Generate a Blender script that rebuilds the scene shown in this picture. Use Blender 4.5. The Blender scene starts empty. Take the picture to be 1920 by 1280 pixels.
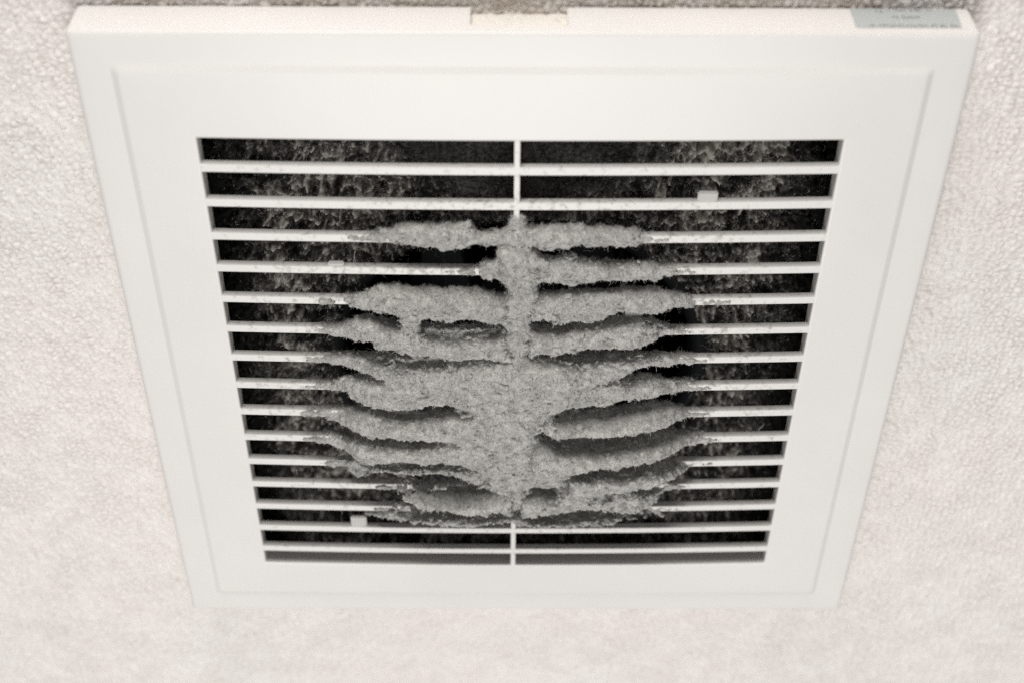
import bpy, bmesh, math, random
import numpy as np
from math import radians
from mathutils import Matrix, Vector

S = bpy.context.scene
COL = S.collection
MM = 0.001
rng = np.random.default_rng(7)
random.seed(7)
CEIL_H = 2.4
# The fan hangs on a ceiling: everything is modelled in a local frame in millimetres,
# x across, y along the ceiling, z OUT of the ceiling (down into the room).
FLIP = Matrix.Translation((0, 0, CEIL_H)) @ Matrix.Rotation(math.pi, 4, 'X')

# ------------------------------------------------------------------ camera
cam = bpy.data.cameras.new('camera')
cam.sensor_width = 36.0
cam.lens = 2699.8 / 1920 * 36
cam.clip_start = 0.01
cam.clip_end = 50
cam.dof.use_dof = True
cam.dof.aperture_fstop = 6.3
cam.dof.focus_distance = 0.542
camo = bpy.data.objects.new('camera', cam)
COL.objects.link(camo)
Rz = Matrix.Rotation(0.006415, 4, 'Z'); Ry = Matrix.Rotation(-0.003994, 4, 'Y'); Rx = Matrix.Rotation(-0.723309, 4, 'X')
CAM = Vector((-6.6059, 373.2105, 405.5672))
camo.matrix_world = FLIP @ Matrix.Translation(CAM * MM) @ (Rz @ Ry @ Rx)
S.camera = camo

# ------------------------------------------------------------------ light
S.view_settings.view_transform = 'Standard'
S.view_settings.look = 'None'
S.view_settings.gamma = 1
S.view_settings.use_curve_mapping = False
S.view_settings.exposure = 0.06
w = bpy.data.worlds.new('World'); S.world = w; w.use_nodes = True
bg = w.node_tree.nodes['Background']
bg.inputs[0].default_value = (1.0, 0.99, 0.98, 1); bg.inputs[1].default_value = 0.165


def area_light(name, loc, target, size, power, color):
    l = bpy.data.lights.new(name, 'AREA'); l.shape = 'DISK'; l.size = size; l.energy = power; l.color = color
    o = bpy.data.objects.new(name, l); COL.objects.link(o)
    p = FLIP @ (Vector(loc) * MM); t = FLIP @ (Vector(target) * MM)
    o.matrix_world = Matrix.Translation(p) @ (t - p).to_track_quat('-Z', 'Y').to_matrix().to_4x4()
    return o


area_light('room_lamp', (-25, -330, 980), (0, 0, 0), 0.7, 8.8, (1.0, 0.985, 0.965))
area_light('wall_fill', (-100, 930, 140), (0, 60, -10), 0.4, 5.6, (1.0, 0.98, 0.95))  # unseen fill added in place of light off bright walls

S.cycles.max_bounces = 8
S.cycles.diffuse_bounces = 5
S.cycles.use_denoising = False


# ------------------------------------------------------------------ helpers
def tag(o, label=None, cat=None, group=None, kind=None):
    if label: o['label'] = label
    if cat: o['category'] = cat
    if group: o['group'] = group
    if kind: o['kind'] = kind
    return o


def empty(name):
    o = bpy.data.objects.new(name, None); COL.objects.link(o)
    o.empty_display_size = 0.02; o.matrix_world = FLIP
    return o


def link_mesh(name, verts_mm, faces, mat, parent=None, smooth=False, colors=None):
    me = bpy.data.meshes.new(name)
    v = np.asarray(verts_mm, dtype=np.float32) * MM
    if isinstance(faces, np.ndarray):
        k = faces.shape[1]
        me.vertices.add(len(v)); me.vertices.foreach_set('co', v.ravel())
        me.loops.add(faces.size); me.loops.foreach_set('vertex_index', faces.astype(np.int32).ravel())
        me.polygons.add(len(faces))
        me.polygons.foreach_set('loop_start', np.arange(0, faces.size, k, dtype=np.int32))
        me.polygons.foreach_set('loop_total', np.full(len(faces), k, dtype=np.int32))
        me.update(calc_edges=True)
    else:
        me.from_pydata([tuple(p) for p in v.tolist()], [], faces); me.update()
    if smooth:
        me.polygons.foreach_set('use_smooth', np.ones(len(me.polygons), dtype=bool))
    me.materials.append(mat)
    o = bpy.data.objects.new(name, me); COL.objects.link(o)
    if parent is not None: o.parent = parent
    else: o.matrix_world = FLIP
    return o


def link_bm(name, bm, mat, parent=None, smooth=False):
    me = bpy.data.meshes.new(name)
    bmesh.ops.recalc_face_normals(bm, faces=bm.faces[:])
    for v in bm.verts: v.co *= MM
    bm.to_mesh(me); bm.free()
    if smooth:
        me.polygons.foreach_set('use_smooth', np.ones(len(me.polygons), dtype=bool))
    me.materials.append(mat)
    o = bpy.data.objects.new(name, me); COL.objects.link(o)
    if parent is not None: o.parent = parent
    else: o.matrix_world = FLIP
    return o


def bow(x, y):
    """The plastic front sags a little out of plane towards its middle (mm)."""
    fx = np.clip(1 - (np.asarray(x) / 128.0) ** 2, 0, 1)
    fy = np.clip(1 - ((np.asarray(y) + 2) / 140.0) ** 6, 0, 1)
    return 2.5 * fx * fy


# --- smooth value noise on regular grids (separable upsampling of random lattices)
def _wmat(n, step, cell, off=0.0):
    t = np.arange(n) * step / cell + off
    i = np.floor(t).astype(int); f = t - i
    m = i.max() + 4
    W = np.zeros((n, m), np.float32)
    f2, f3 = f * f, f * f * f
    ws = [(1 - 3 * f + 3 * f2 - f3) / 6, (4 - 6 * f2 + 3 * f3) / 6, (1 + 3 * f + 3 * f2 - 3 * f3) / 6, f3 / 6]
    for k in range(4): W[np.arange(n), i + k] += ws[k]
    return W


def noise3(shape, h, cell):
    if not hasattr(cell, '__len__'): cell = (cell,) * 3
    Ws = [_wmat(n, h, c, 0.37) for n, c in zip(shape, cell)]
    g = rng.standard_normal([W.shape[1] for W in Ws]).astype(np.float32)
    g = np.tensordot(Ws[2], g, (1, 2)); g = np.tensordot(Ws[1], g, (1, 2)); g = np.tensordot(Ws[0], g, (1, 2))
    return g * 1.9          # about unit variance after the cubic B-spline


def noise2(shape, h, cell):
    if not hasattr(cell, '__len__'): cell = (cell,) * 2
    Ws = [_wmat(n, h, c, 0.37) for n, c in zip(shape, cell)]
    g = rng.standard_normal([W.shape[1] for W in Ws]).astype(np.float32)
    return (Ws[0] @ g @ Ws[1].T) * 1.5


def worley2(X, Y, cell, seed, aniso=1.0, jit=0.9):
    """Distance to the nearest jittered lattice point and that point's random value."""
    r = np.random.default_rng(seed)
    x = X / cell; y = Y / (cell * aniso)
    x0, y0 = np.floor(x.min()) - 2, np.floor(y.min()) - 2
    nx = int(x.max() - x0) + 4; ny = int(y.max() - y0) + 4
    jx = (0.5 + (r.random((nx, ny)) - .5) * jit).astype(np.float32); jy = (0.5 + (r.random((nx, ny)) - .5) * jit).astype(np.float32)
    rv = r.random((nx, ny)).astype(np.float32)
    ix = np.floor(x - x0).astype(int); iy = np.floor(y - y0).astype(int)
    fx = x - x0 - ix; fy = y - y0 - iy
    d1 = np.full(X.shape, 9., np.float32); d2 = d1.copy(); val = np.zeros(X.shape, np.float32)
    for a in (-1, 0, 1):
        for b in (-1, 0, 1):
            jx_ = jx[ix + a, iy + b] + a - fx; jy_ = jy[ix + a, iy + b] + b - fy
            d = np.sqrt(jx_ ** 2 + jy_ ** 2)
            m = d < d1
            d2 = np.where(m, d1, np.minimum(d2, d)); d1 = np.where(m, d, d1)
            val = np.where(m, rv[ix + a, iy + b], val)
    return d1, d2, val


def surface_nets(vol, org, h):
    """Naive surface nets over a signed-distance volume (numpy)."""
    ins = vol < 0
    nx, ny, nz = vol.shape
    cnt = np.zeros((nx - 1, ny - 1, nz - 1), np.int8)
    for a in (0, 1):
        for b in (0, 1):
            for c in (0, 1):
                cnt += ins[a:nx - 1 + a, b:ny - 1 + b, c:nz - 1 + c]
    act = np.argwhere((cnt > 0) & (cnt < 8))
    idx = np.full(cnt.shape, -1, np.int32); idx[tuple(act.T)] = np.arange(len(act))
    pos = np.zeros((len(act), 3), np.float32); n = np.zeros(len(act), np.float32)
    corners = [(a, b, c) for a in (0, 1) for b in (0, 1) for c in (0, 1)]
    cv = {k: vol[act[:, 0] + k[0], act[:, 1] + k[1], act[:, 2] + k[2]] for k in corners}
    for k in corners:
        for ax in range(3):
            if k[ax] == 0:
                q = list(k); q[ax] = 1; q = tuple(q)
                v0, v1 = cv[k], cv[q]; m = (v0 < 0) != (v1 < 0)
                t = np.where(m, v0 / np.where(m, v0 - v1, 1), 0)
                p = np.zeros((len(act), 3), np.float32) + np.array(k, np.float32); p[:, ax] += t
                pos[m] += p[m]; n[m] += 1
    P = (act + pos / n[:, None]) * h + np.array(org, np.float32)
    F = []
    for ax in range(3):
        sl0 = [slice(1, -1)] * 3; sl1 = [slice(1, -1)] * 3
        sl0[ax] = slice(0, -1); sl1[ax] = slice(1, None)
        a_, b_ = ins[tuple(sl0)], ins[tuple(sl1)]
        e = np.argwhere(a_ != b_); flip = a_[tuple(e.T)]
        e = e + 1; e[:, ax] -= 1
        u, v = (ax + 1) % 3, (ax + 2) % 3
        du = np.zeros(3, int); du[u] = 1; dv = np.zeros(3, int); dv[v] = 1
        q = [idx[tuple(t.T)] for t in (e - du - dv, e - dv, e, e - du)]
        f = np.stack(q, 1); f[~flip] = f[~flip][:, ::-1]
        F.append(f)
    F = np.concatenate(F); F = F[(F >= 0).all(1)]
    return P, F


def vert_normals(P, F):
    nrm = np.cross(P[F[:, 2]] - P[F[:, 0]], P[F[:, 3]] - P[F[:, 1]])
    N = np.zeros_like(P)
    for k in range(4):
        for a in range(3): N[:, a] += np.bincount(F[:, k], nrm[:, a], len(P))
    return N / (np.linalg.norm(N, axis=1, keepdims=True) + 1e-9)


def fibre_mesh(roots, dirs, length, width, curl, segs=3):
    """Many short curled lint fibres as thin tapering ribbons: one vertex array, one quad array."""
    n = len(roots)
    d = dirs / (np.linalg.norm(dirs, axis=1, keepdims=True) + 1e-9)
    side = np.cross(d, rng.standard_normal((n, 3))); side /= (np.linalg.norm(side, axis=1, keepdims=True) + 1e-9)
    bend = np.cross(d, side)
    p = roots.copy(); V = []; L = length / segs
    ang = rng.normal(0, curl, n)
    for s in range(segs + 1):
        ww = (width * (1 - 0.75 * s / segs))[:, None]
        V.append(p - side * ww / 2); V.append(p + side * ww / 2)
        a = ang * (s + 1)
        dd = d * np.cos(a)[:, None] + bend * np.sin(a)[:, None] + rng.normal(0, .25, (n, 3)) * (curl > 0)
        p = p + dd * L[:, None]
    V = np.stack(V, 1).reshape(-1, 3); k = 2 * (segs + 1)
    base = (np.arange(n) * k)[:, None]
    F = np.concatenate([base + np.array([[2 * s, 2 * s + 1, 2 * s + 3, 2 * s + 2]]) for s in range(segs)])
    return V.astype(np.float32), F


# ------------------------------------------------------------------ materials
def material(name):
    m = bpy.data.materials.new(name); m.use_nodes = True
    nt = m.node_tree
    return m, nt, nt.nodes['Principled BSDF']


def nn(nt, typ, **kw):
    n = nt.nodes.new(typ)
    for k, v in kw.items(): setattr(n, k, v)
    return n


def noise_node(nt, scale, detail=4, rough=.6, coord='Object'):
    tc = nn(nt, 'ShaderNodeTexCoord'); n = nn(nt, 'ShaderNodeTexNoise')
    n.inputs['Scale'].default_value = scale; n.inputs['Detail'].default_value = detail; n.inputs['Roughness'].default_value = rough
    nt.links.new(tc.outputs[coord], n.inputs['Vector'])
    return n


def ramp(nt, src, stops):
    r = nn(nt, 'ShaderNodeValToRGB'); nt.links.new(src, r.inputs[0])
    e = r.color_ramp.elements
    while len(e) < len(stops): e.new(0.5)
    for k, (p, c) in enumerate(stops):
        e[k].position = p; e[k].color = (*c, 1)
    return r


def plastic(name, base, rough=.42, grime=0.0):
    m, nt, b = material(name)
    b.inputs['Roughness'].default_value = rough
    if sum(base) < .2: b.inputs['Specular IOR Level'].default_value = .06
    n = noise_node(nt, 22, 5)
    r = ramp(nt, n.outputs[0], [(.3, tuple(c * .965 for c in base)), (.7, base)])
    out = r.outputs[0]
    if grime > 0:                      # settled dust specks, their density falling off from the middle of the grille
        tc = nn(nt, 'ShaderNodeTexCoord')
        ln = nn(nt, 'ShaderNodeVectorMath', operation='LENGTH')
        mp = nn(nt, 'ShaderNodeMapping'); mp.inputs['Scale'].default_value = (1 / .085, 1 / .085, 0)
        nt.links.new(tc.outputs['Object'], mp.inputs['Vector']); nt.links.new(mp.outputs[0], ln.inputs[0])
        fall = nn(nt, 'ShaderNodeMapRange'); fall.inputs['From Min'].default_value = .35; fall.inputs['From Max'].default_value = 1.35
        fall.inputs['To Min'].default_value = .20; fall.inputs['To Max'].default_value = -.02
        nt.links.new(ln.outputs['Value'], fall.inputs['Value'])
        n2 = noise_node(nt, 420, 6, .65)
        ad = nn(nt, 'ShaderNodeMath', operation='ADD'); nt.links.new(n2.outputs[0], ad.inputs[0]); nt.links.new(fall.outputs[0], ad.inputs[1])
        rr = ramp(nt, ad.outputs[0], [(.56, (0, 0, 0)), (.74, (1, 1, 1))])
        mul = nn(nt, 'ShaderNodeMath', operation='MULTIPLY'); nt.links.new(rr.outputs[0], mul.inputs[0]); mul.inputs[1].default_value = grime
        mx = nn(nt, 'ShaderNodeMix', data_type='RGBA'); nt.links.new(mul.outputs[0], mx.inputs['Factor'])
        nt.links.new(out, mx.inputs['A']); mx.inputs['B'].default_value = (.36, .34, .30, 1)
        out = mx.outputs['Result']
    nt.links.new(out, b.inputs['Base Color'])
    n3 = noise_node(nt, 900, 3); bp = nn(nt, 'ShaderNodeBump'); bp.inputs['Strength'].default_value = .008; bp.inputs['Distance'].default_value = .0005
    nt.links.new(n3.outputs[0], bp.inputs['Height']); nt.links.new(bp.outputs[0], b.inputs['Normal'])
    return m


M_PANEL = plastic('warm white cover plastic', (.80, .777, .75), .40)
M_SLAT = plastic('warm white slat plastic', (.80, .777, .75), .42, .85)
M_BLACK = plastic('black housing plastic', (.011, .012, .013), .6)
M_FAN = plastic('dark grey fan plastic', (.012, .012, .013), .6)
M_STICK = plastic('silver grey sticker film', (.50, .525, .52), .35)
M_INK = plastic('dark grey printing ink', (.22, .235, .235), .5)
M_NOTCH_PLATE = plastic('dusty cream notch plate', (.82, .785, .72), .8)
M_TAB = plastic('translucent white clip plastic', (.53, .52, .495), .5)


def dust_mat(name, dark, light, sheen=.25):
    m, nt, b = material(name)
    n = noise_node(nt, 260, 6, .7); n2 = noise_node(nt, 1900, 3, .7)
    ad = nn(nt, 'ShaderNodeMath', operation='ADD'); nt.links.new(n.outputs[0], ad.inputs[0]); nt.links.new(n2.outputs[0], ad.inputs[1])
    ml = nn(nt, 'ShaderNodeMath', operation='MULTIPLY'); nt.links.new(ad.outputs[0], ml.inputs[0]); ml.inputs[1].default_value = .5
    r = ramp(nt, ml.outputs[0], [(.36, dark), (.62, light)])
    nt.links.new(r.outputs[0], b.inputs['Base Color'])
    b.inputs['Roughness'].default_value = 1; b.inputs['Specular IOR Level'].default_value = .05
    return m


M_DUST = dust_mat('felted grey dust', (.215, .212, .203), (.60, .59, .56))


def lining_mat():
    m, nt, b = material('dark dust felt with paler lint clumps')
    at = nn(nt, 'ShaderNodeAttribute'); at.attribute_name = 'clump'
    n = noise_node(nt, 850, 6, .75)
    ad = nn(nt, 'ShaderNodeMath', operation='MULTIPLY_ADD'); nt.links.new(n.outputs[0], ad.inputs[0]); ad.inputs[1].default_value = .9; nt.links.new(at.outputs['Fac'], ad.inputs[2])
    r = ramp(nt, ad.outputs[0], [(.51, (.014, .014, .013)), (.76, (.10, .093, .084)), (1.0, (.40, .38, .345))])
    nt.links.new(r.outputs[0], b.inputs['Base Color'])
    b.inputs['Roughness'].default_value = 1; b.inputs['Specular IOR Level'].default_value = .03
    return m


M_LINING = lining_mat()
M_LINT = dust_mat('brownish grey lint', (.15, .143, .13), (.34, .325, .295))


def ceiling_mat():
    m, nt, b = material('woven vinyl wallpaper')
    n = noise_node(nt, 9, 3); r = ramp(nt, n.outputs[0], [(.35, (.88, .835, .815)), (.65, (.865, .84, .82))])
    n2 = noise_node(nt, 330, 4, .7); r2 = ramp(nt, n2.outputs[0], [(.32, (.88, .86, .83)), (.62, (1, 1, 1))])
    mx = nn(nt, 'ShaderNodeMix', data_type='RGBA', blend_type='MULTIPLY'); mx.inputs['Factor'].default_value = 1
    nt.links.new(r.outputs[0], mx.inputs['A']); nt.links.new(r2.outputs[0], mx.inputs['B'])
    # tan band along the cover's rim, ragged by noise
    at = nn(nt, 'ShaderNodeAttribute'); at.attribute_name = 'rim_tan'
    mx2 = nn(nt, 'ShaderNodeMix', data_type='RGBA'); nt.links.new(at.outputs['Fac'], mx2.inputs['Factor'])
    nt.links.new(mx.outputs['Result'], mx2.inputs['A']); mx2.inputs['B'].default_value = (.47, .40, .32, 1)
    pt = nn(nt, 'ShaderNodeAttribute'); pt.attribute_name = 'pit_shade'
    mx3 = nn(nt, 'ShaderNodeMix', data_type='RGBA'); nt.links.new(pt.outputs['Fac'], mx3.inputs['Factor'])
    nt.links.new(mx2.outputs['Result'], mx3.inputs['A']); mx3.inputs['B'].default_value = (.58, .53, .48, 1); mx2 = mx3  # darker tan mixed into the pits as painted shade
    nt.links.new(mx2.outputs['Result'], b.inputs['Base Color'])
    b.inputs['Roughness'].default_value = .75; b.inputs['Specular IOR Level'].default_value = .2
    return m


M_CEIL = ceiling_mat()

# ------------------------------------------------------------------ ceiling
ZC = -18.6
HOLE = 126.0


def build_ceiling():
    h = 0.68
    xs = np.arange(-390, 390.01, h); ys = np.arange(-400, 320.01, h)
    X, Y = np.meshgrid(xs, ys, indexing='ij'); X = X.astype(np.float32); Y = Y.astype(np.float32)
    wx = noise2(X.shape, h, 4) * .7; wy = noise2(X.shape, h, 4) * .7
    d1, d2, v = worley2(X + wx, Y + wy, 2.6, 3, .9)
    dome = np.clip((d2 - d1) / .55, 0, 1) ** .6
    e1, e2, v2 = worley2(X + wy * 1.3, Y + wx, 1.5, 11, .8)
    thread = np.clip((e2 - e1) / .5, 0, 1) ** .7
    z = (dome * (.45 + .55 * v) * 1.45 + thread * .30 + noise2(X.shape, h, 12) * .10 + noise2(X.shape, h, 1.3) * .06)
    # tan band mask: strongest right against the rim, broken up
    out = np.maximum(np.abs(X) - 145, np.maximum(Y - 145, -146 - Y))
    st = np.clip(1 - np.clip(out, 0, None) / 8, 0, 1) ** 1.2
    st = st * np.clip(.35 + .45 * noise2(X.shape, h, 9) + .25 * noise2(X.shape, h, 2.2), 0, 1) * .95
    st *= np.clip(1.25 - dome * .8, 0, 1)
    pit_shade = np.clip(1 - dome * 1.4, 0, 1) * np.clip(.5 + .5 * noise2(X.shape, h, 6), 0, 1) * .8
    nx, ny = X.shape
    V = np.stack([X, Y, ZC + z - .5], -1).reshape(-1, 3)
    I = np.arange(nx * ny).reshape(nx, ny)
    F = np.stack([I[:-1, :-1], I[1:, :-1], I[1:, 1:], I[:-1, 1:]], -1)
    cx = (X[:-1, :-1] + X[1:, 1:]) / 2; cy = (Y[:-1, :-1] + Y[1:, 1:]) / 2
    keep = ~((np.abs(cx) < HOLE) & (np.abs(cy) < HOLE))
    F = F[keep].reshape(-1, 4)
    stv = st.reshape(-1).astype(np.float32)
    # flat surround out to the edge of the room
    o = len(V); x0, x1, y0, y1 = xs[0], xs[-1], ys[0], ys[-1]; R_ = 1800
    gx = [-R_, x0, x1, R_]; gy = [-R_, y0, y1, R_]
    V2 = [(a, b, ZC - .1) for a in gx for b in gy]; F2 = []
    for i in range(3):
        for j in range(3):
            if (i, j) != (1, 1):
                F2.append((o + i * 4 + j, o + (i + 1) * 4 + j, o + (i + 1) * 4 + j + 1, o + i * 4 + j + 1))
    V = np.concatenate([V, np.array(V2, np.float32)]); F = np.concatenate([F, np.array(F2)])
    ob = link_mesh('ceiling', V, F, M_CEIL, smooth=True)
    a = ob.data.attributes.new('rim_tan', 'FLOAT', 'POINT')
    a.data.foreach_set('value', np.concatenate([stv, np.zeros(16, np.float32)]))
    a = ob.data.attributes.new('pit_shade', 'FLOAT', 'POINT')         # shade painted into the hollows between the pebbles of the paper
    a.data.foreach_set('value', np.concatenate([pit_shade.reshape(-1).astype(np.float32), np.zeros(16, np.float32)]))
    tag(ob, 'cream ceiling papered with pebbly woven vinyl wallpaper', 'ceiling', kind='structure')


build_ceiling()

# ------------------------------------------------------------------ fan housing above the grille
housing = empty('fan_housing')
tag(housing, 'dark recessed exhaust fan box seen through the grille slots', 'exhaust fan')


def open_box(bm, x, y, z0, z1, t):
    """Four walls and a lid, open towards the room."""
    def box(a, b):
        vs = [bm.verts.new((px, py, pz)) for pz in (a[2], b[2]) for px, py in ((a[0], a[1]), (b[0], a[1]), (b[0], b[1]), (a[0], b[1]))]
        for f in ((0, 1, 2, 3), (4, 5, 6, 7), (0, 1, 5, 4), (1, 2, 6, 5), (2, 3, 7, 6), (3, 0, 4, 7)): bm.faces.new([vs[k] for k in f])
    box((-x, -y, z0), (-x + t, y, z1)); box((x - t, -y, z0), (x, y, z1))
    box((-x + t + .01, -y, z0), (x - t - .01, -y + t, z1)); box((-x + t + .01, y - t, z0), (x - t - .01, y, z1))
    box((-x, -y, z0 - t), (x, y, z0 - .05))


bm = bmesh.new(); open_box(bm, 125.4, 125.4, -130, -19.4, 2)
link_bm('housing_box', bm, M_BLACK, housing)

INLET = (0.0, -30.0, 74.0)     # centre and radius of the round fan inlet


def build_inlet():
    # bell-mouth ring round the inlet hole, and the deep duct behind it
    bm = bmesh.new(); n = 96
    prof = [(INLET[2] + 5, -37), (INLET[2] + 2, -35.2), (INLET[2] - .5, -36), (INLET[2] - 2, -39), (INLET[2] - 2.5, -50)]
    rings = []
    for r, z in prof:
        rings.append([bm.verts.new((INLET[0] + r * math.cos(2 * math.pi * k / n), INLET[1] + r * math.sin(2 * math.pi * k / n), z)) for k in range(n)])
    for a, b in zip(rings, rings[1:]):
        for k in range(n): bm.faces.new((a[k], a[(k + 1) % n], b[(k + 1) % n], b[k]))
    link_bm('inlet_ring', bm, M_BLACK, housing, True)
    # squirrel-cage impeller, in the dark of the duct
    bm = bmesh.new(); m = 36
    for k in range(m):
        a = 2 * math.pi * k / m
        ps = []
        for r, da in ((52, 0), (58, .06), (64, .16)):
            ps.append((INLET[0] + r * math.cos(a + da), INLET[1] + r * math.sin(a + da)))
        lo = [bm.verts.new((x, y, -62)) for x, y in ps]; hi = [bm.verts.new((x, y, -118)) for x, y in ps]
        for q in range(2): bm.faces.new((lo[q], lo[q + 1], hi[q + 1], hi[q]))
    bmesh.ops.solidify(bm, geom=bm.faces[:], thickness=1.0)
    link_bm('impeller_blades', bm, M_FAN, housing)
    bm = bmesh.new()
    bmesh.ops.create_cone(bm, cap_ends=True, segments=48, radius1=26, radius2=18, depth=40, matrix=Matrix.Translation((INLET[0], INLET[1], -98)))
    link_bm('impeller_hub', bm, M_FAN, housing)


build_inlet()

# ------------------------------------------------------------------ the cover: panel, slats, rib, clips, sticker
cover = empty('vent_cover')
tag(cover, 'square warm white plastic exhaust fan grille with fifteen slats clogged by dust', 'vent cover')

OX0, OX1, OY0, OY1 = -145.2, 145.9, -146.6, 144.6        # outer rim
PX0, PX1, PY0, PY1 = -108.5, 107.7, -112.2, 105.4        # slotted opening
IX0, IX1, IY0, IY1 = -131.6, 132.0, -133.6, 131.3        # raised inner panel
ZR = -0.8                                                # outer border lies this far behind the raised panel
T = 2.8                                                  # wall thickness


def build_panel():
    """One sheet swept ring by ring: flange back edge, rounded rim, border, little step, raised panel,
    rounded slot edge, slot wall, back of the panel."""
    N = 60
    def ring(x0, x1, y0, y1, r):
        pts = []
        # per side N points plus arcs of 5 points in each corner: same count on every ring
        cs = [(x0 + r, y0 + r, math.pi), (x1 - r, y0 + r, 1.5 * math.pi), (x1 - r, y1 - r, 0), (x0 + r, y1 - r, .5 * math.pi)]
        for k in range(4):
            cx, cy, a0 = cs[k]
            for q in range(6):
                a = a0 + q / 5 * math.pi / 2
                pts.append((cx + r * math.cos(a), cy + r * math.sin(a)))
            nx_, ny_, na = cs[(k + 1) % 4]
            p0 = pts[-1]; p1 = (nx_ + r * math.cos(na), ny_ + r * math.sin(na))
            for q in range(1, N): pts.append((p0[0] + (p1[0] - p0[0]) * q / N, p0[1] + (p1[1] - p0[1]) * q / N))
        return np.array(pts)
    seq = []      # (inset from outer / rect, corner radius, z, use bow)
    def out(d, r, z): seq.append((ring(OX0 + d, OX1 - d, OY0 + d, OY1 - d, r), z, 0.0))
    def inn(d, r, z): seq.append((ring(IX0 + d, IX1 - d, IY0 + d, IY1 - d, r), z, 1.0))
    def slot(d, r, z): seq.append((ring(PX0 - d, PX1 + d, PY0 - d, PY1 + d, r), z, 1.0))
    out(2.6, .4, -17.9); out(.5, 1.2, -17.9); out(.1, 1.5, -17.6); out(0, 1.6, -9); out(0, 1.6, ZR - 1.5); out(.12, 1.6, ZR - .9)
    out(.45, 1.5, ZR - .4); out(1.0, 1.4, ZR - .1); out(1.9, 1.2, ZR); out(6, 1.2, ZR)
    inn(-1.5, 2.2, ZR); inn(-1.0, 2.0, ZR + .05); inn(-.35, 1.8, ZR + .38); inn(.15, 1.6, -.30); inn(.6, 1.4, -.07); inn(1.2, 1.2, 0); inn(6, 1.0, 0); inn(14, 1, 0)
    slot(.9, .5, 0); slot(.45, .4, -.10); slot(.12, .35, -.38); slot(0, .3, -.8); slot(0, .3, -3.5); slot(.2, .3, -7.0); slot(1.6, .3, -7.0); slot(1.8, .4, -T - .6); slot(6, .5, -T - .4)
    inn(5, 1, ZR - T); out(2.6, .8, ZR - T); out(2.6, .8, -9)
    nP = len(seq[0][0]); V = []
    for pts, z, b in seq:
        bb = bow(pts[:, 0], pts[:, 1]) * b
        V.append(np.column_stack([pts, z + bb]))
    K = len(seq)
    F = []
    xs, ys = seq[3][0][:, 0], seq[3][0][:, 1]
    for k in range(K):
        k2 = (k + 1) % K
        for i in range(nP):
            j = (i + 1) % nP
            F.append((k * nP + i, k * nP + j, k2 * nP + j, k2 * nP + i))
    return np.concatenate(V), np.array(F), nP, K


pv, pf, nP, K = build_panel()
panel = link_mesh('panel', pv, pf, M_PANEL, cover, smooth=True)
# notch in the near flange, by a boolean with a rounded block
bm = bmesh.new()
nx0, nx1, nz1, nr = -16.9, 14.5, -5.0, 1.8
prof = [(nx0, -30), (nx1, -30)]
for k in range(7):
    a = k / 6 * math.pi / 2; prof.append((nx1 - nr + nr * math.cos(a), nz1 - nr + nr * math.sin(a)))
for k in range(7):
    a = math.pi / 2 + k / 6 * math.pi / 2; prof.append((nx0 + nr + nr * math.cos(a), nz1 - nr + nr * math.sin(a)))
a_ = [bm.verts.new((x, 135, z)) for x, z in prof]; b_ = [bm.verts.new((x, 152, z)) for x, z in prof]
bm.faces.new(a_); bm.faces.new(b_[::-1])
for k in range(len(prof)): bm.faces.new((a_[k], b_[k], b_[(k + 1) % len(prof)], a_[(k + 1) % len(prof)]))
cutter = link_bm('notch_cutter', bm, M_PANEL, cover)
bpy.context.view_layer.update()
mod = panel.modifiers.new('notch', 'BOOLEAN'); mod.operation = 'DIFFERENCE'; mod.object = cutter; mod.solver = 'EXACT'
dg = bpy.context.evaluated_depsgraph_get()
me2 = bpy.data.meshes.new_from_object(panel.evaluated_get(dg))
panel.modifiers.clear(); panel.data = me2; me2.name = 'panel'
bpy.data.objects.remove(cutter)
pm = panel.modifiers.new('smooth', 'WEIGHTED_NORMAL'); pm.keep_sharp = True
try:
    me2.set_sharp_from_angle(angle=radians(38))
except Exception:
    pass

# slats: bars with rounded front edges, following the sag of the front; (top, bottom) heights read per slat
SLATS = [(95.0, 91.8), (80.6, 77.4), (66.2, 63.0), (51.8, 48.6), (37.4, 34.3), (23.1, 20.0), (8.8, 5.7), (-5.4, -8.5),
         (-19.6, -22.8), (-33.8, -37.0), (-47.6, -50.8), (-61.0, -64.1), (-74.5, -77.6), (-88.0, -91.1), (-101.4, -104.5)]


def slat_mesh(yt, yb, x0, x1, dep):
    n = 70; c = .45
    prof = [(yb + .15, -dep), (yb, -c * 1.2), (yb + .12, -c * .4), (yb + c, 0), (yt - c, 0), (yt - .12, -c * .4), (yt, -c * 1.2), (yt - .15, -dep)]
    m = len(prof); V = []
    for i in range(n + 1):
        x = x0 + (x1 - x0) * i / n
        for (y, z) in prof:
            V.append((x, y, z + float(bow(x, y)) - .05))
    F = [(i * m + k, i * m + (k + 1) % m, (i + 1) * m + (k + 1) % m, (i + 1) * m + k) for i in range(n) for k in range(m)]
    F.append(tuple(range(m))); F.append(tuple(n * m + k for k in range(m))[::-1])
    return V, F


for (yt, yb) in SLATS:
    V, F = slat_mesh(yt, yb, PX0 - .3, PX1 + .3, 3.0)
    o = link_mesh('slat', V, F, M_SLAT, cover)

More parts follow.
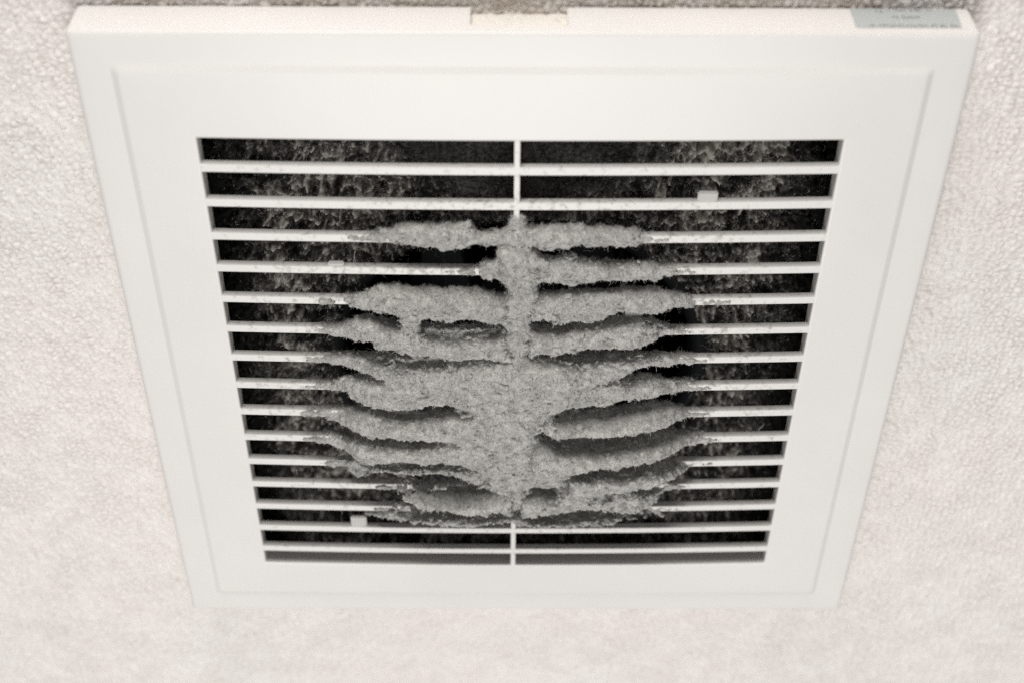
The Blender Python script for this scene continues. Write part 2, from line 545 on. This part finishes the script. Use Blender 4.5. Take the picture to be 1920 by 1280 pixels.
# the upright rib that ties the slats together in the middle, set back a hair from the slat fronts
n = 60; V = []; prof = [(-2.45, -2.6), (-2.5, -.5), (-2.2, -.28), (-.75, -.28), (-.45, -.5), (-.5, -2.6)]
for i in range(n + 1):
    y = PY0 - .3 + (PY1 - PY0 + .6) * i / n
    for (x, z) in prof: V.append((x, y, z + float(bow(x, y))))
m = len(prof)
F = [(i * m + k, i * m + (k + 1) % m, (i + 1) * m + (k + 1) % m, (i + 1) * m + k) for i in range(n) for k in range(m)]
F.append(tuple(range(m))); F.append(tuple(n * m + k for k in range(m))[::-1])
link_mesh('rib', V, F, M_SLAT, cover)


def clip_tab(x0, x1, y0, y1, zt):
    """Little catch plate standing up from a slat, level with the slat fronts."""
    bm = bmesh.new()
    zb = float(bow((x0 + x1) / 2, y0)) + zt
    bmesh.ops.create_cube(bm, size=1, matrix=Matrix.Translation(((x0 + x1) / 2, (y0 + y1) / 2, zb - .9)) @ Matrix.Diagonal((x1 - x0, y1 - y0, 1.8, 1)))
    bmesh.ops.bevel(bm, geom=bm.edges[:], offset=.45, segments=2, affect='EDGES')
    return link_bm('clip_tab', bm, M_TAB, cover)


clip_tab(60.9, 67.8, 80.0, 84.6, -.35)
clip_tab(-68.8, -63.0, 51.2, 53.4, -.6)
clip_tab(38.8, 45.3, 22.4, 31.5, -.6)
clip_tab(-69.9, -63.3, -88.6, -82.2, -.7)

# silver sticker on the near flange, with its (unreadably small) printing
SK = [(106.6, -17.0), (141.0, -17.0), (140.4, -4.7), (106.3, -4.7)]
ys = OY1 + .12
V = [(x, ys, z) for x, z in SK] + [(x, ys - .1, z) for x, z in SK]
F = [(0, 1, 2, 3), (7, 6, 5, 4), (0, 4, 5, 1), (1, 5, 6, 2), (2, 6, 7, 3), (3, 7, 4, 0)]
sticker = link_mesh('sticker', V, F, M_STICK, cover)
sticker['label'] = 'silver grey maker sticker with faint grey printing'
V = []; F = []


def stroke(x0, x1, z0, z1):
    o = len(V)
    for p in ((x0, z0), (x1, z0), (x1, z1), (x0, z1)): V.append((p[0], ys + .06, p[1]))
    F.append((o, o + 1, o + 2, o + 3))


r5 = random.Random(5)
for (xa, xb, za, zb) in ((110.5, 139, -6.7, -5.5), (114.5, 116, -16.0, -15.0), (119, 134, -16.6, -15.7), (119.5, 128, -12.4, -11.0)):     # rows of tiny characters
    x = xa
    while x < xb:
        wd = r5.uniform(.5, 1.0)
        for q in range(2):
            if r5.random() < .8:
                zz = r5.uniform(za, zb); stroke(x, x + wd * .9, zz, zz + .3)
        if r5.random() < .7: stroke(x, x + .25, za, zb)
        if r5.random() < .4: stroke(x + wd - .25, x + wd, za, zb)
        x += wd + r5.choice((.35, .35, .5, 1.2))
link_mesh('printed_marks', V, F, M_INK, sticker)

# dusty plate added to brighten the notch, a couple of millimetres behind the flange
h_ = .5; xs_ = np.arange(-22, 19.6, h_); zs_ = np.arange(-18.4, -1.9, h_)
X_, Z_ = np.meshgrid(xs_, zs_, indexing='ij')
d1, d2, v_ = worley2(X_ + noise2(X_.shape, h_, 3) * .5, Z_ + noise2(X_.shape, h_, 3) * .5, 2.3, 77)
Y_ = OY1 - 4.6 + np.clip((d2 - d1) / .5, 0, 1) ** .6 * (.4 + .6 * v_) * .55 + noise2(X_.shape, h_, 1.4) * .08
I_ = np.arange(X_.size).reshape(X_.shape)
F_ = np.stack([I_[:-1, :-1], I_[:-1, 1:], I_[1:, 1:], I_[1:, :-1]], -1).reshape(-1, 4)
tab = link_mesh('notch_plate', np.stack([X_, Y_, Z_], -1).reshape(-1, 3), F_, M_NOTCH_PLATE, cover, smooth=True)
tm = tab.modifiers.new('thickness', 'SOLIDIFY'); tm.thickness = .0015; tm.offset = 1
# lint shelves that grew out of each slat: (front height over the panel, edge radius, left tip x, right tip x, outline), mm;
# a tip value means the shelf sinks back to the slat there
BODIES = [
    (2.5, 2.9, None, None, [(-49.2,68.1),(-45.0,69.0),(-42.1,70.6),(-36.5,70.9),(-31.0,70.1),(-25.4,71.0),(-21.2,71.5),(-18.4,72.3),(-16.7,70.4),(-14.9,68.2),(-10.7,68.0),(-7.2,68.9),(-3.7,69.6),(-0.2,68.3),(3.3,68.7),(6.7,70.0),(12.3,70.7),(19.3,70.8),(23.5,69.9),(27.7,69.2),(33.3,69.1),(39.0,68.4),(41.9,67.1),(40.6,65.3),(35.0,63.5),(29.4,62.6),(25.9,62.0),(20.9,63.5),(15.4,61.4),(10.4,61.2),(6.9,61.9),(3.3,63.0),(-7.2,62.8),(-14.3,63.4),(-18.5,61.8),(-22.1,61.3),(-27.0,60.4),(-30.5,62.4),(-35.4,62.7),(-41.0,63.3),(-45.2,64.6),(-49.3,65.9)]),
    (-0.1, 2.3, None, None, [(-3.1,75.2),(0.4,75.2),(2.2,70.0),(4.0,65.6),(-8.7,65.6),(-5.1,69.1)]),
    (4.3, 4.6, None, None, [(-8.6,63.8),(3.3,63.8),(5.1,59.8),(7.7,57.2),(7.1,47.1),(6.7,39.7),(5.2,32.1),(4.6,24.3),(4.0,14.4),(3.4,8.3),(-8.7,8.3),(-7.2,18.3),(-5.7,24.3),(-7.9,28.2),(-7.2,33.9),(-5.0,42.4),(-7.9,48.0),(-9.9,53.5),(-9.2,59.8)]),
    (5.8, 5.8, None, None, [(-7.9,64.1),(2.6,64.1),(5.1,58.3),(6.3,50.2),(0.6,48.3),(-5.1,49.2),(-9.3,54.7)]),
    (2.6, 3.4, None, None, [(2.7,54.9),(7.0,56.9),(12.7,56.9),(18.3,57.8),(20.5,56.3),(24.8,55.2),(32.0,54.3),(39.8,54.6),(48.4,54.1),(49.3,51.4),(49.5,49.4),(46.0,47.9),(38.8,47.5),(33.1,47.2),(28.8,46.3),(23.8,45.3),(18.8,43.7),(14.4,44.8),(10.8,45.3),(7.2,45.7),(3.6,46.7)]),
    (2.2, 2.9, None, None, [(-15.4,54.6),(-12.2,56.0),(-7.2,55.5),(-6.5,46.4),(-11.5,47.3),(-14.4,48.4)]),
    (5.8, 3.4, -63.0, None, [(-63.0,36.6),(-57.9,39.6),(-50.4,43.0),(-43.2,43.4),(-36.0,42.6),(-28.8,42.2),(-21.6,42.7),(-15.9,41.8),(-10.8,39.9),(-4.3,38.1),(-4.3,28.0),(-7.2,29.0),(-10.9,29.0),(-13.8,30.4),(-17.4,31.6),(-21.8,31.6),(-27.7,30.3),(-32.0,30.8),(-36.4,30.8),(-43.7,30.3),(-45.1,31.7),(-48.7,33.6),(-54.6,32.7),(-59.9,32.5),(-62.8,33.8)]),
    (5.7, 2.9, None, None, [(-44.3,33.2),(-36.3,33.2),(-37.2,25.5),(-36.9,18.6),(-44.6,19.6),(-43.6,25.5)]),
    (5.8, 3.4, None, 66.0, [(3.6,39.0),(10.8,40.5),(18.0,41.4),(25.2,41.9),(32.5,41.7),(40.4,42.0),(50.5,41.8),(58.0,39.7),(65.0,36.9),(66.0,34.2),(63.0,34.2),(58.5,34.7),(53.9,34.8),(50.4,33.5),(46.7,33.5),(36.5,34.4),(33.7,32.0),(29.4,30.5),(24.3,29.1),(20.6,30.0),(16.3,29.0),(11.1,30.0),(7.4,30.5),(3.8,29.5)]),
    (6.8, 3.4, -67.5, None, [(-67.3,21.7),(-64.1,25.3),(-60.0,28.3),(-54.8,28.6),(-49.0,26.3),(-43.9,25.4),(-37.3,24.4),(-33.8,21.5),(-27.9,20.7),(-22.0,20.5),(-14.6,21.0),(-9.4,22.0),(-5.0,25.0),(-2.7,11.6),(-10.2,10.6),(-17.6,12.0),(-23.6,11.0),(-29.6,12.0),(-34.0,14.0),(-40.7,15.0),(-47.3,16.0),(-52.5,16.5),(-54.5,19.4),(-59.9,18.3),(-64.6,18.0),(-67.5,19.4)]),
    (6.8, 3.4, None, 55.7, [(3.1,25.0),(9.0,24.7),(14.9,25.0),(22.2,26.5),(29.5,27.5),(36.7,28.5),(44.1,29.1),(50.3,26.4),(55.1,23.8),(55.7,21.0),(50.9,19.0),(47.9,17.3),(44.9,16.8),(40.4,17.2),(35.9,17.2),(31.5,16.7),(26.2,18.2),(22.5,16.7),(18.1,16.2),(13.7,15.1),(7.7,14.4),(3.3,13.1)]),
    (6.3, 4.0, -68.4, 59.5, [(-68.4,6.8),(-63.0,7.5),(-55.2,8.8),(-49.2,7.6),(-41.8,6.8),(-35.7,7.5),(-29.7,7.9),(-23.7,8.9),(-17.7,9.9),(-10.9,11.2),(-4.2,11.0),(0.3,10.4),(7.8,8.3),(15.4,8.3),(22.8,9.3),(30.3,10.1),(37.8,11.1),(45.2,12.1),(53.0,10.1),(59.4,7.1),(59.5,5.9),(53.3,6.6),(45.6,6.3),(41.2,4.3),(38.3,1.2),(23.3,-3.5),(-7.2,-5.7),(-51.3,-3.7),(-51.1,0.4),(-55.6,1.9),(-61.7,2.7),(-67.9,3.8)]),
    (6.6, 4.0, -71.5, 63.9, [(-71.2,-4.1),(-65.9,-1.6),(-61.9,-1.0),(-55.7,-0.1),(-50.4,0.2),(-29.8,2.8),(-7.2,2.9),(23.1,1.9),(38.4,-0.1),(43.0,-1.1),(49.7,0.4),(57.0,-3.2),(63.5,-5.1),(63.9,-9.8),(59.2,-9.8),(54.3,-8.5),(49.6,-9.5),(43.5,-9.5),(39.0,-10.6),(32.9,-12.8),(26.7,-11.7),(22.1,-12.3),(17.5,-13.9),(13.8,-17.1),(10.0,-22.6),(-21.1,-20.5),(-22.3,-17.8),(-24.9,-14.0),(-27.9,-12.4),(-31.8,-12.4),(-35.6,-12.9),(-40.3,-14.6),(-45.7,-14.6),(-50.3,-13.5),(-56.5,-13.5),(-61.1,-12.6),(-65.0,-12.0),(-67.2,-9.2),(-71.5,-8.1)]),
    (10.3, 4.0, -75.5, None, [(-74.8,-21.6),(-69.4,-20.2),(-61.0,-16.8),(-53.4,-18.2),(-45.8,-20.1),(-38.0,-19.6),(-30.3,-18.1),(-22.5,-16.3),(-17.9,-14.7),(0.5,-14.6),(7.6,-21.1),(5.4,-29.9),(-29.0,-28.3),(-38.3,-27.8),(-47.7,-27.3),(-57.0,-26.7),(-61.5,-24.1),(-66.3,-24.4),(-71.4,-25.2),(-75.5,-25.0)]),
    (12.0, 2.5, None, 68.5, [(10.2,-18.0),(12.0,-14.2),(14.4,-18.0),(22.1,-19.1),(29.8,-18.5),(37.5,-18.2),(45.1,-16.6),(52.7,-14.9),(60.9,-16.6),(67.9,-19.9),(68.5,-21.9),(63.0,-21.7),(54.5,-19.2),(46.9,-21.2),(39.3,-22.8),(31.6,-22.9),(23.8,-23.4),(17.6,-23.4),(13.0,-23.7),(10.6,-22.4)]),
    (11.0, 3.4, -76.0, None, [(-75.8,-34.4),(-68.6,-33.3),(-61.8,-30.5),(-54.1,-31.6),(-46.3,-32.1),(-40.0,-32.4),(-33.7,-30.4),(-27.4,-28.7),(-11.0,-29.2),(-11.1,-45.1),(-15.1,-44.5),(-18.2,-42.8),(-22.9,-40.5),(-30.8,-39.6),(-37.2,-40.0),(-43.4,-38.9),(-48.1,-38.5),(-52.1,-39.5),(-57.7,-40.0),(-62.4,-38.6),(-66.4,-38.1),(-71.5,-38.2),(-76.0,-36.7)]),
    (14.3, 3.4, None, 71.6, [(4.6,-30.3),(10.8,-30.8),(16.3,-33.6),(24.2,-34.2),(32.0,-33.6),(39.7,-32.4),(47.4,-30.7),(55.1,-28.8),(63.6,-31.4),(71.6,-34.4),(71.4,-36.7),(65.7,-36.1),(60.4,-34.7),(55.5,-34.6),(50.9,-35.8),(44.7,-37.5),(38.5,-39.2),(32.2,-39.2),(26.0,-40.4),(21.3,-42.1),(4.7,-43.9)]),
    (5.9, 2.3, -70.8, None, [(-70.8,-47.7),(-66.1,-51.5),(-61.1,-50.7),(-56.8,-47.5),(-47.2,-47.6),(-37.6,-47.6),(-28.0,-47.0),(-21.6,-47.3),(-16.8,-48.9),(-11.9,-47.8),(-10.4,-58.3),(-16.0,-57.4),(-21.7,-54.2),(-28.1,-51.1),(-34.5,-50.4),(-42.5,-50.4),(-50.5,-49.8),(-57.0,-49.9),(-60.4,-53.0),(-64.8,-56.6),(-68.1,-55.1)]),
    (13.7, 2.9, None, 70.7, [(20.6,-45.5),(31.0,-46.4),(38.9,-46.4),(46.8,-45.5),(54.6,-43.4),(63.4,-47.2),(70.5,-49.3),(70.7,-51.5),(65.6,-52.2),(60.1,-49.7),(55.8,-48.9),(50.4,-50.7),(40.9,-53.1),(20.9,-53.7)]),
    (14.4, 2.3, None, None, [(-48.2,-52.2),(-44.7,-55.7),(-39.2,-58.4),(-31.3,-60.8),(-23.2,-61.7),(-15.2,-60.7),(-8.7,-58.0),(-2.3,-56.2),(-2.2,-67.0),(-7.1,-63.4),(-15.2,-64.1),(-23.3,-64.8),(-31.3,-63.4),(-39.3,-61.3),(-44.8,-57.2)]),
    (12.0, 2.5, None, 62.9, [(1.0,-60.1),(5.8,-59.5),(15.5,-60.1),(17.4,-55.9),(20.1,-52.4),(28.2,-54.1),(28.9,-60.1),(33.2,-58.3),(41.2,-55.9),(46.0,-55.9),(53.0,-60.5),(61.9,-62.9),(62.9,-64.8),(57.9,-67.7),(53.5,-67.8),(46.6,-65.4),(40.1,-66.1),(33.5,-64.9),(25.4,-64.6),(17.3,-67.3),(9.2,-67.6),(1.1,-70.4)]),
    (9.4, 2.3, None, None, [(16.2,-53.3),(46.1,-55.0),(45.5,-59.2),(33.6,-62.8),(17.3,-62.8)]),
    (3.5, 1.6, -64.7, None, [(-64.7,-78.7),(-57.1,-78.2),(-52.0,-76.2),(-47.0,-77.4),(-42.9,-78.9),(-35.5,-80.1),(-35.5,-82.0),(-43.0,-82.0),(-48.8,-80.4),(-54.7,-79.8),(-64.0,-80.4)]),
    (9.1, 1.8, None, 61.5, [(-44.9,-72.9),(-40.0,-73.7),(-28.5,-74.1),(-18.6,-74.7),(-8.7,-74.1),(-3.8,-72.4),(1.1,-72.6),(2.8,-74.7),(9.4,-75.9),(17.7,-75.9),(25.9,-75.3),(34.1,-74.6),(42.2,-72.8),(59.7,-77.8),(61.5,-79.4),(44.0,-73.7),(39.1,-76.0),(34.2,-77.5),(26.0,-77.7),(17.7,-78.4),(9.5,-79.0),(1.2,-77.8),(-2.2,-74.7),(-7.1,-75.3),(-13.7,-77.2),(-20.3,-78.4),(-27.7,-77.2),(-35.1,-76.0),(-42.5,-75.8)]),
    (9.8, 6.9, None, None, [(-22.1,9.9),(-3.5,13.0),(18.9,10.0),(30.4,3.9),(19.6,-9.7),(10.9,-16.2),(7.3,-24.9),(10.2,-34.9),(22.4,-46.3),(21.1,-55.7),(5.0,-56.3),(5.5,-62.9),(1.9,-68.9),(-2.2,-71.4),(-7.1,-67.7),(-10.3,-58.1),(-15.1,-44.1),(-21.4,-38.4),(-27.5,-30.5),(-27.4,-26.1),(-21.0,-17.3),(-21.0,-14.1),(-23.2,-9.8),(-29.8,-0.4)]),
]

# ------------------------------------------------------------------ lint lining behind the grille
def build_lining():
    global rng
    rng = np.random.default_rng(5)
    h = .52
    xs = np.arange(-122, 122.01, h); ys = np.arange(-122, 122.01, h)
    X, Y = np.meshgrid(xs, ys, indexing='ij'); X = X.astype(np.float32); Y = Y.astype(np.float32)
    wx = noise2(X.shape, h, 7) * 2.2; wy = noise2(X.shape, h, 7) * 2.2
    d1, d2, v = worley2(X + wx, Y * .62 + wy, 2.9, 21)
    e1, e2, v2 = worley2(X + wx * .6, Y * .75 + wy * .6, 1.35, 22)
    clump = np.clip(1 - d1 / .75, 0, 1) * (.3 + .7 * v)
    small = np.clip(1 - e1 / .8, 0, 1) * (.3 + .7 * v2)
    f = noise2(X.shape, h, 2.4) * .9 + noise2(X.shape, h, 1.1) * .8
    rad = np.sqrt((X - INLET[0]) ** 2 + (Y - INLET[1]) ** 2)
    flat = np.clip((60 - np.hypot(X * .9, (Y - 92) * 1.2)) / 28, 0, 1)       # smoother felt above the inlet
    amp = 1 - .8 * flat
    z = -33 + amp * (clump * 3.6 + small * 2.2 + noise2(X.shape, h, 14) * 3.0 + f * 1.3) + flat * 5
    edge = np.clip((rad - INLET[2]) / 9, 0, 1)
    z = z - (1 - edge) ** 2 * 9
    s = np.clip((-104 - Y) / 17, 0, 1) ** 1.4                                  # banks up against the lower wall of the box
    z = z + s * 13
    nx, ny = X.shape
    P = np.stack([X + noise2(X.shape, h, 1.3) * .25 * amp, Y + noise2(X.shape, h, 1.3) * .25 * amp, z], -1).reshape(-1, 3)
    I = np.arange(nx * ny).reshape(nx, ny)
    F = np.stack([I[:-1, :-1], I[1:, :-1], I[1:, 1:], I[:-1, 1:]], -1)
    keep = rad[:-1, :-1] > INLET[2] + 1 + 2.5 * noise2(X.shape, h, 5)[:-1, :-1]
    F = F[keep].reshape(-1, 4)
    N = vert_normals(P, F)
    ob = link_mesh('lint_lining', P, F, M_LINING, smooth=True)
    at = ob.data.attributes.new('clump', 'FLOAT', 'POINT')
    at.data.foreach_set('value', np.clip((clump * .65 + small * .5 + .16 * noise2(X.shape, h, 6)) * amp * np.clip((116 - np.abs(X)) / 26, .25, 1) + flat * .2 - .1, 0, 1).reshape(-1).astype(np.float32))  # clump colour fades towards the side edges: shade painted in
    tag(ob, 'dark dust felt lining the fan box behind the slots', 'dust lining', kind='stuff')
    # feathery tufts of paler lint standing on it
    used = np.unique(F)
    U = P[used]
    wgt = amp.reshape(-1)[used] * (.1 + clump.reshape(-1)[used] + .6 * small.reshape(-1)[used])
    wgt *= np.clip((118 - np.abs(U[:, 0])) / 30, .12, 1); wgt /= wgt.sum()
    nc, per = 2600, 16
    c = rng.choice(used, nc, p=wgt)
    grow = rng.gamma(2.0, .5, nc) + .3
    lean = rng.normal(0, .5, (nc, 3)); lean[:, 1] += rng.choice([-.5, .5], nc)
    rr = np.repeat(c, per); n = len(rr); g = np.repeat(grow, per)[:, None]
    off = rng.normal(0, 1, (n, 3)) * np.array([.45, 1.0, .5]) * g
    roots = (P[rr] + off + N[rr] * .4).astype(np.float32)
    d = N[rr] * .7 + np.repeat(lean, per, 0) + rng.normal(0, .5, (n, 3))
    L = (rng.uniform(.3, 1.0, n) * g[:, 0]).astype(np.float32)
    V2, F2 = fibre_mesh(roots, d, L, rng.uniform(.10, .30, n).astype(np.float32), .5)
    ob = link_mesh('lint_tufts', V2, F2, M_LINT, smooth=True)
    tag(ob, 'pale feathery lint tufts standing on the dark lining behind the slots', 'lint', kind='stuff')


build_lining()

# ------------------------------------------------------------------ the felted dust clump
def seg_sdf(px, py, poly):
    """Signed distance to a closed polygon (negative inside)."""
    P = np.array(poly, np.float32); Q = np.roll(P, -1, 0)
    best = np.full(px.shape, 1e9, np.float32); ins = np.zeros(px.shape, bool)
    for (ax, ay), (bx, by) in zip(P, Q):
        ex, ey = bx - ax, by - ay; l2 = ex * ex + ey * ey + 1e-9
        t = np.clip(((px - ax) * ex + (py - ay) * ey) / l2, 0, 1)
        d = (px - ax - t * ex) ** 2 + (py - ay - t * ey) ** 2
        best = np.minimum(best, d)
        cond = ((ay > py) != (by > py))
        xi = ax + (py - ay) * ex / (ey if abs(ey) > 1e-9 else 1e-9)
        ins ^= cond & (px < xi)
    d = np.sqrt(best)
    return np.where(ins, -d, d)


# how far along each slat the thin dust coat reaches (mm)
COAT = [(0, 0), (0, 0), (-44, 36), (-10, 46), (-56, 60), (-62, 50), (-63, 54), (-66, 58), (-68, 60), (-69, 63), (-65, 62), (-43, 55), (-44, 50), (0, 0), (0, 0)]


def build_dust():
    global rng
    rng = np.random.default_rng(12)
    h = .36
    x0, x1, y0, y1, z0, z1 = -96, 92, -104, 82, -13, 20
    nx, ny, nz = int((x1 - x0) / h), int((y1 - y0) / h), int((z1 - z0) / h)
    gx = (x0 + np.arange(nx) * h).astype(np.float32); gy = (y0 + np.arange(ny) * h).astype(np.float32); gz = (z0 + np.arange(nz) * h).astype(np.float32)
    vol = np.full((nx, ny, nz), 6.0, np.float32)
    k = 1.6; TAPER = .03
    coats = []
    for (yt, yb), (xa, xb) in zip(SLATS, COAT):
        if xb <= xa: continue
        ym = (yt + yb) / 2; e = 17          # thins out to a point along the slat
        coats.append((.75, 1.0, None, None, [(xa - e, ym - .5), (xa - 6, yb - .1), (xa, yb - .7), (xb, yb - .7), (xb + 6, yb - .1), (xb + e, ym - .5),
                                      (xb + e, ym + .7), (xb + 6, yt + .3), (xb, yt + .6), (xa, yt + .6), (xa - 6, yt + .3), (xa - e, ym + .7)]))
    for zf, r, tl, tr, poly in BODIES + coats + [(3.0, 2.5, None, None, [(-35, 14.5), (-7, 14.5), (-7, 22.3), (-35, 22.3)])]:
        A = np.array(poly); pad = 7
        i0, i1 = np.searchsorted(gx, [A[:, 0].min() - pad, A[:, 0].max() + pad]); j0, j1 = np.searchsorted(gy, [A[:, 1].min() - pad, A[:, 1].max() + pad])
        X, Y = np.meshgrid(gx[i0:i1], gy[j0:j1], indexing='ij')
        d2 = seg_sdf(X, Y, poly)
        b = bow(X, Y).astype(np.float32)
        zb = -4.4
        s = np.ones_like(X)
        if tl is not None: q = np.clip((X - tl) / 19 + .08, 0, 1); s *= q * q * (3 - 2 * q)
        if tr is not None: q = np.clip((tr - X) / 19 + .08, 0, 1); s *= q * q * (3 - 2 * q)
        zf = .9 + (zf - .9) * s
        zc = (zf + zb) / 2 + b; hz = (zf - zb) / 2
        q1 = np.abs(gz[None, None, :] - zc[..., None]) - hz[..., None] + r
        q0 = (d2 + r)[..., None] + TAPER * min(r, 3) / 3 * np.clip((zf + b)[..., None] - r - gz[None, None, :], 0, 14)
        s = np.sqrt(np.maximum(q0, 0) ** 2 + np.maximum(q1, 0) ** 2) + np.minimum(np.maximum(q0, q1), 0) - r
        old = vol[i0:i1, j0:j1]
        hh = np.clip(.5 + .5 * (old - s) / k, 0, 1)
        vol[i0:i1, j0:j1] = old * (1 - hh) + s * hh - k * hh * (1 - hh)
    # felted, crumbly surface
    nz3 = noise3(vol.shape, h, 9.0) * .40
    nz3 += noise3(vol.shape, h, 3.4) * .32
    nz3 += (.6 - np.abs(noise3(vol.shape, h, (2.2, 1.7, 1.8)))) * .62
    nz3 += (.6 - np.abs(noise3(vol.shape, h, (.85, .75, .8)) * .6 + noise3(vol.shape, h, (1.15, 1.3, 1.2)) * .75)) * .66
    vol += nz3 + .08
    P, F = surface_nets(vol, (x0, y0, z0), h)
    # drop what floats free and is tiny: keep faces whose vertices see the body
    N = vert_normals(P, F)
    P = P + N * rng.normal(0, .12, (len(P), 1)).astype(np.float32)
    n = 120000
    rr = rng.integers(0, len(P), n)
    keep = (P[rr, 2] > -9); rr = rr[keep]; n = len(rr)
    L = rng.gamma(2.0, .3, n).astype(np.float32) + .3
    d = N[rr] * rng.uniform(.05, .6, (n, 1)) + rng.normal(0, .6, (n, 3))
    V2, F2 = fibre_mesh(P[rr] - N[rr] * .1, d, L, rng.uniform(.10, .26, n).astype(np.float32), .5)
    # a few long loose threads of lint crossing the slots
    m = 60
    rx = rng.normal(0, 62, m); ry = rng.uniform(-85, 60, m)
    roots = np.column_stack([rx, ry, bow(rx, ry) - rng.uniform(2, 14, m)]).astype(np.float32)
    dd = rng.normal(0, .35, (m, 3)); dd[:, 1] -= 1
    V3, F3 = fibre_mesh(roots, dd, rng.uniform(5, 14, m).astype(np.float32), np.full(m, .2, np.float32), .12, 8)
    V = np.concatenate([P, V2, V3]); Fa = np.concatenate([F, F2 + len(P), F3 + len(P) + len(V2)])
    ob = link_mesh('dust_clump', V, Fa, M_DUST, smooth=True)
    tag(ob, 'thick felted grey dust clump hanging over the middle slats of the grille', 'dust')
    print('dust verts', len(P), 'fibres', n)


build_dust()
